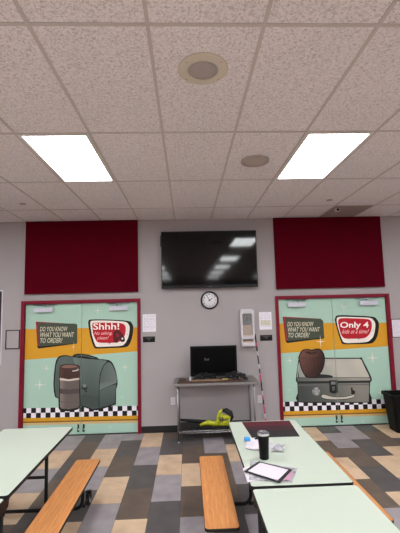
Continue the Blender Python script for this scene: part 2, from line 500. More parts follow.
def wp(px, py):
    p = at(px, py, Y=LEAFY); return (p.x, p.z)
def crop(ox, oy, s): return lambda *pts: [wp(ox+x/s, oy+y/s) for x, y in pts]
def smooth(pts, n=4):
    """closed Catmull-Rom through pts"""
    out = []; m = len(pts)
    for i in range(m):
        p0, p1, p2, p3 = [Vector(pts[(i+k-1) % m]) for k in range(4)]
        for k in range(n):
            t = k/n
            out.append(tuple(.5*((2*p1)+(-p0+p2)*t+(2*p0-5*p1+4*p2-p3)*t*t+(-p0+3*p1-3*p2+p3)*t**3)))
    return out
def ribbon(pts, w):
    pts = [Vector(p) for p in pts]; a, b = [], []
    for i, p in enumerate(pts):
        d = (pts[min(i+1, len(pts)-1)]-pts[max(i-1, 0)]).normalized(); nn = Vector((-d.y, d.x))
        a.append(tuple(p+nn*w/2)); b.append(tuple(p-nn*w/2))
    return a+b[::-1]
def circle(c, r, n=20, sx=1.): return [(c[0]+r*sx*math.cos(2*PI*k/n), c[1]+r*math.sin(2*PI*k/n)) for k in range(n)]
def star(px, py, rx, ry=None):
    ry = ry or rx; cx, cz = wp(px, py); s = 6.27/FOC; out = []
    for k in range(16):
        a = 2*PI*k/16; rr = (1. if k % 4 == 0 else (.13 if k % 4 == 2 else .17))
        out.append((cx + rr*rx*s*math.cos(a), cz + rr*ry*s*math.sin(a)))
    return out
def mixc(a, b, t):
    t = max(0, min(1, t)); A = [int(a[i:i+2], 16)/255 for i in (1, 3, 5)]; Bc = [int(b[i:i+2], 16)/255 for i in (1, 3, 5)]
    return [x+(y-x)*t for x, y in zip(A, Bc)]

MINT, OR_, ORD, TANC, INK, CREAM, GREENSIGN, REDS = '#b0d2c2', '#dca026', '#8a5a1c', '#dcbc84', '#0d0d10', '#f8eee6', '#474f42', '#c01428'

def sign_text(P, c, q, left):
    P(smooth(c(*q['redsh']), 1), '#9a2430')
    P(c(*q['blk']), INK)
    P(c(*q['green']), GREENSIGN)
    for s, l, r, yb, yt in q['lines']:
        quad = c((l, yb), (r, yb-2), (l, yt))
        for n_, pl in enumerate(text_polys(s, quad, .25, .004)): P(pl, '#e4dcc4', same=n_ > 0)

def mural(which, P, x0, x1):
    """queues every printed shape of one pair of leaves; P paints (clipping to the leaf happens in it)"""
    left = which == 'left'
    z0, z1 = .01, 2.1
    P([(x0, z0), (x1, z0), (x1, z1), (x0, z1)], MINT)
    if left:
        P([(x0, 1.676), (x1, 1.662), (x1, 1.273), (x0, 1.187)], OR_)
    else:
        P([(x0, 1.664), (x1, 1.628), (x1, 1.242), (x0, 1.176)], OR_)
    # border under the chequers
    zc = .352 if left else .322
    sl = -.010 if left else -.006
    def Z(z, x): return z + sl*(x-(x0+x1)/2)
    def band(a, b, c): P([(x0, Z(a, x0)), (x1, Z(a, x1)), (x1, Z(b, x1)), (x0, Z(b, x0))], c)
    band(zc-.152, zc-.076, OR_); band(zc-.150, zc-.130, ORD); band(zc-.185, zc-.150, TANC)
    band(zc-.076, zc+.076, '#fbf5ff')
    xs = (-2.574 if left else 1.557); d = .0755
    for k in range(-1, 26):
        a = xs+d*k
        if a+d < x0 or a > x1: continue
        up = (k % 2 == 1) if left else (k % 2 == 0)
        lo, hi = (zc, zc+.076) if up else (zc-.076, zc)
        P([(max(a, x0), Z(lo, a)), (min(a+d, x1), Z(lo, a+d)), (min(a+d, x1), Z(hi, a+d)), (max(a, x0), Z(hi, a))], INK, same=k > 0)
    if left:
        c = crop(22, 298, 6.667)
        sign_text(P, c, dict(redsh=[(92, 157), (335, 172), (112, 200), (112, 328), (103, 325)], blk=[(105, 318), (360, 295), (368, 292), (365, 304), (112, 337), (104, 330)],
            green=[(106, 165), (360, 171), (369, 180), (369, 296), (362, 301), (114, 324)],
            lines=[('DO YOU KNOW', 120, 305, 223, 192), ('WHAT YOU WANT', 122, 348, 262, 230), ('TO ORDER?', 122, 270, 300, 268)]), True)
        # round-cornered sign
        c = crop(80, 298, 6.667)
        P(smooth(c((56, 155), (78, 143), (200, 144), (322, 153), (348, 172), (356, 205), (346, 268), (325, 315), (290, 330), (200, 334), (115, 337), (92, 325), (70, 260), (58, 195))), INK)
        P(smooth(c((70, 162), (88, 151), (200, 151), (300, 159), (325, 178), (331, 205), (322, 262), (298, 305), (270, 319), (200, 323), (120, 326), (102, 314), (82, 255), (72, 200))), CREAM)
        P(smooth(c((82, 178), (98, 165), (200, 165), (275, 168), (300, 184), (305, 210), (298, 250), (272, 285), (238, 297), (180, 299), (125, 296), (106, 280), (89, 240), (84, 205))), REDS)
        # dark seated figure with a handset, in the corner of the sign
        P(smooth(c((222, 235), (235, 216), (258, 213), (278, 232), (296, 262), (298, 288), (275, 292), (262, 275), (250, 297), (228, 294), (222, 270))), '#560c18')
        P(smooth(c((270, 262), (284, 258), (296, 268), (294, 284), (282, 288), (270, 278))), INK)
        P(smooth(c((276, 267), (285, 263), (290, 270), (284, 279), (277, 276))), '#d9cfd2')
        P(smooth(c((240, 240), (252, 236), (262, 250), (256, 262), (244, 258))), '#8f1a26')
        for s, l, r, yb, yt, sh, bd in (('Shhh!', 88, 262, 212, 168, .0, .016), ('No talking,', 94, 214, 252, 225, .45, .0), ('please!', 112, 192, 283, 256, .45, .0)):
            for n_, pl in enumerate(text_polys(s, c((l, yb), (r, yb-2), (l, yt)), sh, bd)): P(pl, '#fbf4f0' if bd else '#fad0d0', same=n_ > 0)
        # serif feet of the heavy lettering
        P(star(109.5, 343, 2.2), INK); P(star(127.2, 334.4, 1.2), INK)
        for q in ((39.8, 384.7, 7, 5.5), (46.5, 368.2, 4, 3.6), (97.6, 310.6, 4.5, 4.5), (125, 367, 4, 4), (122, 397, 1.8), (110, 427, 2), (73.5, 347, 1.6, 6)): P(star(*q), '#f0e6de', same=True)
        # lunch box
        c = crop(50, 350, 5.333)
        P(smooth(c((58, 30), (90, 27), (118, 34), (125, 26), (150, 19), (205, 24), (256, 42), (262, 48), (314, 53), (338, 76), (356, 130), (361, 180), (353, 212), (352, 282), (342, 293), (266, 318), (230, 321), (165, 300), (150, 316), (100, 327), (58, 322), (46, 308), (45, 258), (27, 250), (18, 180), (27, 80), (40, 42)), 2), INK)
        def g1(x, z): 
            t = (x+2.35)/.95; return mixc('#5d6c68', '#4a5755', abs(t-.35)*1.6 + (0.35 if z < 1.0 else 0))
        P(c((60, 36), (90, 32), (120, 38), (150, 42), (160, 300), (60, 300), (50, 258), (32, 246), (24, 180), (33, 82), (45, 47)), g1)
        def g2(x, z):
            t = (z-.42)/1.0; return mixc('#4a5653', '#80908b', t*.9 + .12*math.sin(x*9))
        P(c((120, 38), (190, 46), (262, 52), (308, 57), (285, 85), (268, 130), (262, 205), (262, 310), (230, 315), (165, 293), (160, 150)), g2)
        def g3(x, z): return mixc('#56615e', '#8c9894', .25+.9*(x+1.33)/.5 if z > .8 else .5)
        P(smooth(c((265, 208), (268, 150), (283, 95), (303, 68), (325, 70), (345, 110), (354, 170)), 3), g3)
        P(c((264, 215), (352, 182), (346, 282), (338, 288), (264, 311)), lambda x, z: mixc('#475250', '#66736f', (z-.4)/.4))
        P(ribbon(c((262, 212), (300, 196), (356, 170)), .040), '#76827e')
        P(ribbon(c((262, 216), (300, 200), (356, 176)), .010), '#2c3433')
        P(ribbon(c((308, 57), (285, 85), (268, 130), (262, 205), (262, 310)), .014), '#2b3231')
        P(ribbon(smooth(c((122, 36), (150, 24), (205, 29), (250, 44)), 1), .03), '#222a2b')
        P(ribbon(c((140, 34), (165, 29), (200, 33), (235, 43)), .010), '#65736f')
        P(ribbon(c((165, 200), (200, 204)), .05), '#333b3a'); P(circle(c((184, 190))[0], .03), '#7a8884'); P(ribbon(c((180, 200), (195, 225)), .02), '#1d2323')
        P(c((170, 235), (258, 250), (258, 300), (232, 308), (170, 288)), '#47524f')
        # vacuum flask
        P(smooth(c((50, 160), (50, 300), (60, 316), (100, 320), (148, 311), (156, 300), (157, 150), (160, 95), (150, 80), (100, 74), (60, 80), (52, 95)), 2), '#191a1c')
        P(smooth(c((56, 95), (60, 84), (100, 79), (146, 84), (156, 96), (157, 148), (100, 154), (55, 150)), 2), lambda x, z: mixc('#7a5548', '#4a322c', abs((x+2.18)/.2)))
        P(smooth(c((60, 90), (80, 80), (120, 79), (150, 88), (120, 95), (80, 96)), 2), '#8a675c')
        P(c((54, 152), (100, 157), (157, 150), (156, 300), (146, 308), (100, 316), (62, 312), (54, 300)), lambda x, z: mixc('#b5a69e', '#6c625e', abs((x+2.2)/.24)**1.4))
        P(c((53, 148), (100, 156), (157, 148), (157, 158), (100, 166), (53, 160)), '#dccfc6')
        P(c((54, 205), (100, 210), (157, 205), (157, 230), (100, 236), (54, 232)), '#544b49')
        P(c((54, 272), (100, 277), (157, 272), (157, 276), (100, 281), (54, 276)), '#655b58')
        P(star(50+150/5.333, 350+103/5.333, 2.2, 2.2), '#e8e4e4'); P(ribbon(c((120, 112), (150, 108)), .018), '#c9c5c8')
    else:
        c = crop(272, 293, 6.667)
        sign_text(P, c, dict(redsh=[(70, 157), (335, 172), (100, 200), (100, 328), (90, 322)], blk=[(95, 316), (340, 292), (350, 290), (345, 303), (102, 334), (95, 327)],
            green=[(87, 165), (325, 173), (341, 186), (348, 292), (338, 298), (102, 320)],
            lines=[('DO YOU KNOW', 102, 278, 223, 193), ('WHAT YOU WANT', 106, 320, 259, 229), ('TO ORDER?', 108, 250, 297, 266)]), False)
        c = crop(330, 293, 6.154)
        P(smooth(c((31, 155), (52, 137), (155, 139), (262, 146), (290, 165), (301, 197), (292, 262), (270, 300), (240, 312), (160, 315), (88, 315), (68, 300), (45, 230), (32, 180))), INK)
        P(smooth(c((41, 160), (58, 147), (150, 148), (242, 153), (268, 168), (279, 197), (269, 260), (246, 290), (220, 302), (150, 307), (96, 307), (75, 290), (53, 225), (43, 185))), CREAM)
        P(smooth(c((50, 175), (66, 156), (150, 156), (232, 161), (252, 176), (257, 202), (249, 240), (228, 268), (200, 279), (145, 281), (95, 280), (71, 262), (56, 215))), REDS)
        for s, l, r, yb, yt, sh, bd in (('Only', 62, 190, 226, 178, 0, .022), ('4', 204, 238, 214, 178, 0, .022), ('kids at a time!', 72, 240, 250, 224, .45, .006)):
            for n_, pl in enumerate(text_polys(s, c((l, yb), (r, yb-2), (l, yt)), sh, bd)): P(pl, '#fbf4f0' if bd > .01 else '#fcc6c6', same=n_ > 0)
        P(star(330+177/6.154, 293+280/6.154, 2.6), INK); P(star(330+264/6.154, 293+232/6.154, 1.1), INK)
        for q in ((289.5, 360.5, 4.2, 4.2), (289, 389.7, 2), (343.3, 306.8, 4.5, 4.5), (372.3, 357.8, 7, 6), (380.4, 392.6, 4, 4), (320.4, 341.5, 5, 7), (362.5, 421, 2)): P(star(*q), '#f0e6de', same=True)
        # suitcase
        c = crop(290, 342, 4.706)
        P(smooth(c((44, 72), (190, 74), (325, 74), (340, 80), (380, 160), (384, 182), (377, 192), (375, 240), (374, 284), (200, 285), (37, 284), (36, 240), (34, 192), (27, 182), (34, 120), (40, 76)), 2), '#1e2021')
        P(c((48, 79), (326, 79), (336, 85), (371, 163), (368, 166), (42, 166), (38, 120), (46, 82)), lambda x, z: mixc('#989d98', '#ccc6ba', (x-1.7)/1.1 + .12*math.sin(11*x+7*z)))
        P(c((34, 168), (376, 168), (377, 182), (34, 186)), lambda x, z: mixc('#5b615f', '#a49f96', (x-1.7)/1.0))
        P(c((34, 185), (377, 181), (375, 193), (36, 195)), '#2a2c2c')
        P(c((38, 195), (372, 192), (370, 282), (40, 282)), lambda x, z: mixc('#444a48', '#918d85', (x-1.8)/1.0 + .3*(z-.6)))
        P(c((38, 200), (372, 197), (372, 202), (38, 205)), '#6a6c69')
        P(ribbon(c((46, 82), (38, 120), (35, 166)), .012), '#c0c4be')
        P(ribbon(c((330, 82), (372, 164)), .012), '#d2cdc4')
        # handle, clasp, corner catches, worn disc
        P(smooth(c((148, 248), (162, 246), (200, 256), (255, 257), (296, 248), (304, 258), (262, 270), (190, 272), (150, 264)), 3), '#1c1d1e')
        P(smooth(c((150, 250), (162, 248), (200, 258), (255, 259), (296, 250), (301, 257), (262, 267), (190, 269), (152, 262)), 3), '#cfcabd')
        P(c((184, 180), (222, 180), (226, 236), (206, 244), (186, 236)), '#141516'); P(c((192, 186), (214, 186), (214, 200), (192, 200)), '#7e8180'); P(c((196, 208), (212, 208), (210, 228), (198, 228)), '#5d605f')
        P(c((286, 214), (304, 214), (306, 244), (288, 246)), '#1c1d1e'); P(circle(c((302, 220))[0], .03), '#8b8780')
        P(circle(c((123, 232))[0], .075), '#4b4f4e'); P(circle(c((123, 232))[0], .066), lambda x, z: mixc('#77787a', '#c5c2bd', .5+.6*math.sin(70*x+20*math.sin(45*z))), cell=.014)
        # apple with its shade
        P(smooth(c((70, 150), (110, 150), (170, 153), (200, 160), (190, 168), (120, 170), (75, 166)), 3), '#26292a')
        P(smooth(c((40, 80), (46, 52), (62, 35), (90, 33), (100, 36), (132, 30), (152, 42), (164, 74), (158, 120), (140, 152), (118, 166), (78, 166), (54, 132)), 3), '#17100e')
        def ga(x, z):
            u = (x-1.82)/.28; v = (z-1.02)/.3
            return mixc('#7a5348', '#2a1816', .45*abs(u+.05)**1.3+.35*max(0, -v)+.22*abs(math.sin(16*u+3*v)) - .15*(v > .3))
        P(smooth(c((44, 82), (50, 56), (64, 40), (88, 38), (100, 42), (132, 35), (148, 46), (158, 75), (153, 117), (136, 148), (116, 161), (80, 161), (58, 128)), 3), ga, cell=.025)
        P(smooth(c((70, 46), (88, 44), (102, 49), (128, 43), (120, 54), (100, 58), (82, 54)), 2), '#3a211c')
        P(star(290+183/4.706, 342+99/4.706, 4, 3), '#dedbd6'); P(circle(c((181, 100))[0], .045), '#c2beb6')

def door(n, D, which):
    x0, x1, zt = D
    root = bpy.data.objects.new('door_%d' % n, None); C.objects.link(root); root['kind'] = 'structure'
    root.location = ((x0+x1)/2, WALL, 0)
    def f(bm):
        add_box(bm, x0, x0+FW, WALL-.025, WALL+.09, 0, zt, bev=.003); add_box(bm, x1-FW, x1, WALL-.025, WALL+.09, 0, zt, bev=.003)
        add_box(bm, x0+FW, x1-FW, WALL-.025, WALL+.09, zt-FW, zt, bev=.003)
        add_box(bm, x0+FW, x0+FW+.014, WALL+.075, WALL+.10, 0, zt-FW); add_box(bm, x1-FW-.014, x1-FW, WALL+.075, WALL+.10, 0, zt-FW)
    part('door_frame', f, MT['dframe'], root)
    def f(bm): add_box(bm, x0-.02, x1+.02, WALL+.1, WALL+.14, -.0, zt)
    part('dark_backing', f, MT['gridshadow'], root)
    xm = (x0+x1)/2; ix0, ix1 = x0+FW+.004, x1-FW-.004
    for side, (a, b) in (('left', (ix0, xm-.0025)), ('right', (xm+.0025, ix1))):
        def f(bm): add_box(bm, a, b, LEAFY, LEAFY+.044, .012, zt-FW-.004, bev=.001)
        leaf = part('door_leaf', f, MT['leaf'], root)
        pr = Print(a+.001, b-.001, .013, zt-FW-.006)
        mural(which, lambda pts, col, cell=None, same=False: pr.poly(pts, col, cell, same), ix0, ix1)
        o = pr.done(leaf, 'printed retro mural with %s' % ({('left', 'left'): 'a dark slogan sign, a flask and part of a lunch box', ('left', 'right'): 'a red rounded sign above most of a grey lunch box',
             ('right', 'left'): 'a dark slogan sign and an apple on half a suitcase', ('right', 'right'): 'a red rounded sign above half a suitcase'}[(which, side)]))
        bmo = bmesh.new(); bmo.from_mesh(o.data); rel(bmo, root.location); bmo.to_mesh(o.data); bmo.free()
        # closer: body on the leaf, arm up to the frame
        s = 1 if side == 'left' else -1
        hx = a if side == 'left' else b
        def cl(bm):
            u0, u1 = hx+s*.15, hx+s*.45
            add_box(bm, min(u0, u1), max(u0, u1), LEAFY-.06, LEAFY-.001, zt-FW-.135, zt-FW-.060, bev=.006)
        oo = part('door_closer', cl, MT['alu'], root)
        oo.parent = leaf
        def arm(bm):
            add_tube(bm, [(hx+s*.33, LEAFY-.03, zt-FW-.060), (hx+s*.33, LEAFY-.03, zt-FW-.03), (hx+s*.22, LEAFY-.12, zt-FW-.026), (hx+s*.46, LEAFY-.03, zt-FW-.022), (hx+s*.46, LEAFY-.006, zt-FW-.022)], .009, 8)
            add_tube(bm, [(hx+s*.12, LEAFY-.02, zt-FW-.016), (hx+s*.44, LEAFY-.02, zt-FW-.016)], .007, 8)
            add_box(bm, hx+s*.46-.05, hx+s*.46+.05, LEAFY-.008, LEAFY-.001, zt-FW-.03, zt-FW-.008)
        oo = part('closer_arm', arm, MT['steel'], root); oo.parent = leaf
        # foot bolt near the meeting edge
        ex = b-.055 if side == 'left' else a+.045
        if side == 'left': ex = b-.035
        def bolt(bm):
            add_box(bm, ex-.014, ex+.014, LEAFY-.012, LEAFY-.0052, .10, .165, bev=.003)
            add_tube(bm, [(ex, LEAFY-.014, .16), (ex, LEAFY-.022, .12), (ex-.012, LEAFY-.02, .085), (ex-.004, LEAFY-.014, .06)], .006, 8)
            add_box(bm, ex-.018, ex+.018, LEAFY-.016, LEAFY-.0052, .05, .072, bev=.003)
        oo = part('foot_bolt', bolt, MT['bolt'], root, 'dark tarnished foot bolt'); oo.parent = leaf
    return root
door(1, LD, 'left'); door(2, RD, 'right')

# ------------------------------------------------------------------ big wall screen
tx0, tx1, tz0, tz1 = -.405, 1.172, 2.272, 3.214; ty = WALL-.095
t = thing('television', 'large black flat screen television mounted high on the grey wall between the doors', 'television', ((tx0+tx1)/2, WALL, tz0))
def f(bm): add_box(bm, tx0, tx1, ty+.004, ty+.05, tz0, tz1, bev=.004)
part('casing', f, MT['bezel'], t)
def f(bm):
    b = .014
    for q in ((tx0, tx0+b, tz0, tz1), (tx1-b, tx1, tz0, tz1), (tx0+b, tx1-b, tz1-b, tz1), (tx0+b, tx1-b, tz0, tz0+.05)):
        add_box(bm, q[0], q[1], ty-.004, ty+.004, q[2], q[3], bev=.001)
part('bezel', f, MT['bezel'], t)
def f(bm): add_box(bm, tx0+.014, tx1-.014, ty, ty+.0038, tz0+.05, tz1-.014)
part('screen', f, MT['screen'], t)
def f(bm):
    add_box(bm, .1, .66, ty+.05, WALL-.002, 2.55, 2.95, bev=.004)
part('wall_bracket', f, MT['blackmetal'], t)
def f(bm): add_box(bm, tx0-.018, tx0+.03, ty+.052, WALL-.002, tz1-.24, tz1-.05, bev=.003)
part('side_clip', f, MT['blackmetal'], t)
def f(bm): add_box(bm, .345, .425, ty-.0052, ty-.0042, tz0+.019, tz0+.029)
part('badge', f, MT['signtext'], t)

# ------------------------------------------------------------------ clock
cc = Vector((.374, WALL, 2.072)); CR = .148
t = thing('wall_clock', 'round white-faced wall clock with a black rim, under the television', 'clock', cc)
def f(bm): add_lathe(bm, [(CR-.006, -.001), (CR, -.006), (CR, -.030), (CR-.009, -.040), (CR-.022, -.036), (CR-.024, -.016)], cc, 48, 'y')
part('rim', f, MT['bezel'], t)
def f(bm):
    add_lathe(bm, [(CR-.023, -.016), (CR-.023, -.0215), (.001, -.022)], cc, 48, 'y')
    for h in range(12):
        a = PI/2 - h*PI/6; r0 = .098; 
        V, F = text_tris(str(12 if h == 0 else h), .026, 0, .001)
        mxx = sum(v.x for v in V)/len(V); myy = sum(v.y for v in V)/len(V)
        vs = [bm.verts.new((cc.x+r0*math.cos(a)+v.x-mxx, cc.y-.0228, cc.z+r0*math.sin(a)+v.y-myy)) for v in V]
        for fc in F:
            try: bm.faces.new([vs[i] for i in fc]).material_index = 1
            except ValueError: pass
part('dial', f, [MT['clockface'], MT['ink']], t)
def hand(name, deg, ln, w):
    def f(bm):
        a = math.radians(90-deg); d = Vector((math.cos(a), 0, math.sin(a))); nn = Vector((-d.z, 0, d.x))
        q = [cc-d*.02+nn*w, cc+d*ln+nn*w*.4, cc+d*ln-nn*w*.4, cc-d*.02-nn*w]
        add_prism(bm, [(p.x, p.z) for p in q], cc.y-.026, cc.y-.024, 'y')
    part(name, f, MT['ink'], t)
hand('hour_hand', 57, .066, .007); hand('minute_hand', 329, .1, .0052)
def f(bm): add_lathe(bm, [(.009, -.0235), (.009, -.028), (.002, -.029)], cc, 16, 'y')
part('hub', f, MT['ink'], t)

# ------------------------------------------------------------------ notices, signs, frames, outlets
def notice(x0, x1, z0, z1, label, seed, tint):
    t = thing('paper_notice', label, 'notice', ((x0+x1)/2, WALL, z0), 'paper notices beside the doors')
    rnd = random.Random(seed)
    def f(bm):
        add_box(bm, x0, x1, WALL-.0016, WALL-.0003, z0, z1)
        if tint: add_box(bm, x0+.02, x1-.02, WALL-.0019, WALL-.0017, z0+.07, z0+.15, mi=2)
        z = z1-.03
        while z > z0+.025:
            x = x0+.02
            while x < x1-.03:
                w = rnd.uniform(.012, .05); add_box(bm, x, min(x+w, x1-.015), WALL-.0023, WALL-.0017, z, z+.005, mi=1); x += w+rnd.uniform(.006, .03)
            z -= rnd.uniform(.016, .03)
    part('sheet', f, [MT['paperw'], MT['print_'], MT['printy']], t)
notice(-.727, -.512, 1.583, 1.868, 'white paper notice beside the left door, above a small black sign', 1, False)
notice(1.186, 1.392, 1.570, 1.856, 'white paper notice with yellowish block, left of the right door', 2, True)
def room_sign(x0, x1, z0, z1, label):
    t = thing('wall_sign', label, 'sign', ((x0+x1)/2, WALL, z0), 'small black signs beside the doors')
    def f(bm): add_box(bm, x0, x1, WALL-.006, WALL-.0003, z0, z1, bev=.0015)
    part('plate', f, MT['bezel'], t)
    def f(bm):
        xm = (x0+x1)/2
        for k, (w, z) in enumerate(((.075, z1-.016), (.055, z1-.026), (.034, z1-.036))):
            n = 7-2*k
            for i in range(n):
                a = xm-w+2*w*i/n; add_box(bm, a+.002, a+2*w/n-.002, WALL-.0072, WALL-.0061, z-.0035, z+.0035)
        add_prism(bm, [(xm-.018, z1-.044), (xm+.018, z1-.044), (xm, z1-.062)], WALL-.0072, WALL-.0061, 'y')
    part('lettering', f, MT['signtext'], t)
room_sign(-.724, -.529, 1.416, 1.508, 'small black wall sign under the left paper notice')
room_sign(1.188, 1.390, 1.388, 1.482, 'small black wall sign under the right paper notice')

def frame(x0, x1, z0, z1, w, label, mf, mback, name='picture_frame', cat='frame', proud=.012, letter=False):
    t = thing(name, label, cat, ((x0+x1)/2, WALL, z0))
    def f(bm):
        for q in ((x0, x0+w, z0, z1), (x1-w, x1, z0, z1), (x0+w, x1-w, z1-w, z1), (x0+w, x1-w, z0, z0+w)): add_box(bm, q[0], q[1], WALL-proud, WALL-.0003, q[2], q[3], bev=.001)
    part('rim', f, mf, t)
    def f(bm): add_box(bm, x0+w, x1-w, WALL-.005, WALL-.0003, z0+w, z1-w)
    if not letter: part('insert', f, mback, t)
    return t
frame(-2.914, -2.690, 1.366, 1.670, .014, 'empty thin black frame holding a grey sheet, left of the left door', MT['bezel'], MT['wall'])
frame(-4.2, -2.972, 1.12, 2.316, .022, 'large dark notice board in a white frame, cut off by the left edge', MT['plastic'], mat('dark_pinboard', '#1e1b20', .8), 'notice_board', 'board', .01)
t = frame(3.392, 3.63, 1.385, 1.690, .011, 'white letter in a thin black frame, right of the right door', MT['bezel'], MT['paper'], letter=True)
rnd = random.Random(5)
def f(bm):
    add_box(bm, 3.403, 3.619, WALL-.005, WALL-.0003, 1.396, 1.679)
    z = 1.65
    while z > 1.41:
        add_box(bm, 3.42, 3.42+rnd.uniform(.1, .18), WALL-.0058, WALL-.0051, z, z+.004, mi=1); z -= rnd.uniform(.012, .02)
part('letter', f, [MT['paperw'], MT['print_']], t)

def outlet(x, z, label):
    t = thing('wall_outlet', label, 'outlet', (x, WALL, z), 'wall outlets by the steel table')
    def f(bm): add_box(bm, x-.035, x+.035, WALL-.006, WALL-.0003, z-.057, z+.057, bev=.002)
    part('plate', f, MT['outlet'], t)
    for dz in (.02, -.02):
        def f(bm):
            add_prism(bm, rrect(x-.016, x+.016, z+dz-.014, z+dz+.014, .008, 4), WALL-.0075, WALL-.006, 'y')
        s = part('socket', f, MT['plastic'], t)
        bm = bmesh.new()
        for dx in (-.006, .006): add_box(bm, x+dx-.001, x+dx+.001, WALL-.008, WALL-.0074, z+dz-.004, z+dz+.006)
        rel(bm, t.location); o = obj('slots', bm, MT['ink'], s)
a = at(173, 401, Y=WALL); outlet(a.x, a.z, 'white wall outlet left of the steel table')
a = at(259.8, 399, Y=WALL); outlet(a.x, a.z, 'white wall outlet behind the right end of the steel table')

# ------------------------------------------------------------------ tall white dispenser
dx0, dx1, dz0, dz1 = .862, 1.085, 1.322, 1.912
t = thing('wall_dispenser', 'tall white wall-mounted dispenser with clear front window, left of a paper notice', 'dispenser', ((dx0+dx1)/2, WALL, dz0))
def f(bm):
    xm = (dx0+dx1)/2; out = []
    zt = dz1
    prof = [(dx0+.012, dz0+.14), (dx0, dz1-.05)] + [(dx0+(dx1-dx0)*(.5-.5*math.cos(PI*k/10)), dz1-.05+.05*math.sin(PI*k/10)) for k in range(1, 10)] + [(dx1, dz1-.05), (dx1-.012, dz0+.14)]
    # shell as two side walls, top and back with an open front behind the window
    add_box(bm, dx0+.004, dx1-.004, WALL-.02, WALL-.0005, dz0+.06, dz1-.04)
    wi = rrect(dx0+.03, dx1-.03, dz0+.165, dz1-.065, .03, 5)
    # front ring between the outline and the window
    n = len(wi); cxm = (dx0+dx1)/2; czm = (dz0+.14+dz1)/2
    outer = []
    ox0, ox1, oz0, oz1 = dx0, dx1, dz0+.12, dz1
    outer = rrect(ox0, ox1, oz0, oz1, .045, 5)
    vo = [bm.verts.new((p[0], WALL-.115, p[1])) for p in outer]; vi = [bm.verts.new((p[0], WALL-.118, p[1])) for p in wi]
    vb = [bm.verts.new((p[0], WALL-.0005, p[1])) for p in outer]; vin = [bm.verts.new((p[0], WALL-.02, p[1])) for p in wi]
    for i in range(n):
        j = (i+1) % n
        bm.faces.new((vo[i], vo[j], vi[j], vi[i])); bm.faces.new((vb[i], vb[j], vo[j], vo[i])); bm.faces.new((vi[i], vi[j], vin[j], vin[i]))
part('housing', f, MT['plastic'], t)
def f(bm): add_prism(bm, rrect(dx0+.031, dx1-.031, dz0+.166, dz1-.066, .03, 5), WALL-.114, WALL-.111, 'y')
part('window', f, MT['glass'], t, 'clear plastic window')
def f(bm):
    rnd = random.Random(3)
    for i in range(14):
        z = dz0+.17 + .012*i
        x = rnd.uniform(-.006, .006)
        add_box(bm, dx0+.036+x, dx1-.036+x, WALL-.108, WALL-.03, z, z+.009, bev=.003)
part('packets', f, MT['beige'], t, 'beige wrapped packets')
def f(bm): add_box(bm, dx0+.03, dx1-.03, WALL-.0212, WALL-.0201, dz0+.16, dz1-.07)
part('shade_sheet', f, mat('shade_grey', '#77747a', .7), t, 'grey sheet painting in the shade behind the mechanism')  # grey sheet over the white shell back; the shade inside is its colour
def f(bm):
    add_box(bm, dx0+.04, dx1-.04, WALL-.06, WALL-.0215, dz0+.36, dz1-.08, bev=.004)
    add_tube(bm, [(dx0+.06, WALL-.08, dz1-.12), (dx1-.07, WALL-.08, dz0+.40)], .006, 8); add_tube(bm, [(dx1-.06, WALL-.08, dz1-.12), (dx0+.07, WALL-.08, dz0+.40)], .006, 8)
    add_lathe(bm, [(.03, -.06), (.03, -.09), (.012, -.095)], ((dx0+dx1)/2, WALL, dz1-.13), 20, 'y')
part('mechanism', f, mat('dull_grey_metal', '#505056', .35, metal=.5), t, 'grey metal mechanism')
def f(bm):
    add_box(bm, dx0+.008, dx1-.008, WALL-.02, WALL-.0005, dz0+.01, dz0+.13)
    add_box(bm, dx0+.006, dx0+.03, WALL-.13, WALL-.02, dz0+.02, dz0+.12, bev=.004); add_box(bm, dx1-.03, dx1-.006, WALL-.13, WALL-.02, dz0+.02, dz0+.12, bev=.004)
    add_box(bm, dx0+.006, dx1-.006, WALL-.15, WALL-.02, dz0, dz0+.035, bev=.008)
    add_box(bm, dx0+.006, dx1-.006, WALL-.15, WALL-.135, dz0+.02, dz0+.058, bev=.005)
    add_box(bm, dx0+.03, dx1-.03, WALL-.10, WALL-.02, dz0+.105, dz0+.12)
part('tray', f, MT['plastic'], t)
def f(bm):
    add_box(bm, dx0+.04, dx1-.04, WALL-.132, WALL-.05, dz0+.036, dz0+.085, bev=.012)
part('loose_packet', f, MT['beige'], t, 'beige packet lying in the tray')

# ------------------------------------------------------------------ stainless work table
wx0, wx1, wy0, wy1, wz = -.205, 1.045, 5.69, 6.205, .845
t = thing('work_table', 'stainless steel work table with wire undershelf against the grey wall', 'table', ((wx0+wx1)/2, (wy0+wy1)/2, 0))
def f(bm):
    add_box(bm, wx0, wx1, wy0, wy1, wz-.012, wz, bev=.003); add_box(bm, wx0, wx1, wy0, wy0+.012, wz-.035, wz-.011, bev=.002); add_box(bm, wx0, wx1, wy1-.012, wy1, wz-.035, wz-.011)
    add_box(bm, wx0, wx0+.012, wy0+.012, wy1-.012, wz-.035, wz-.011); add_box(bm, wx1-.012, wx1, wy0+.012, wy1-.012, wz-.035, wz-.011)
part('tabletop', f, MT['steel'], t)
for x in (wx0+.045, wx1-.075):
    for y_ in (wy0+.045, wy1-.045):
        def f(bm):
            add_tube(bm, [(x, y_, .03), (x, y_, wz-.012)], .0145, 14); add_lathe(bm, [(.012, 0), (.02, .004), (.02, .012), (.009, .02), (.009, .035)], (x, y_, 0), 14)
            for q in range(4, 26): pass
        part('leg', f, MT['steel'], t)
sz = .165
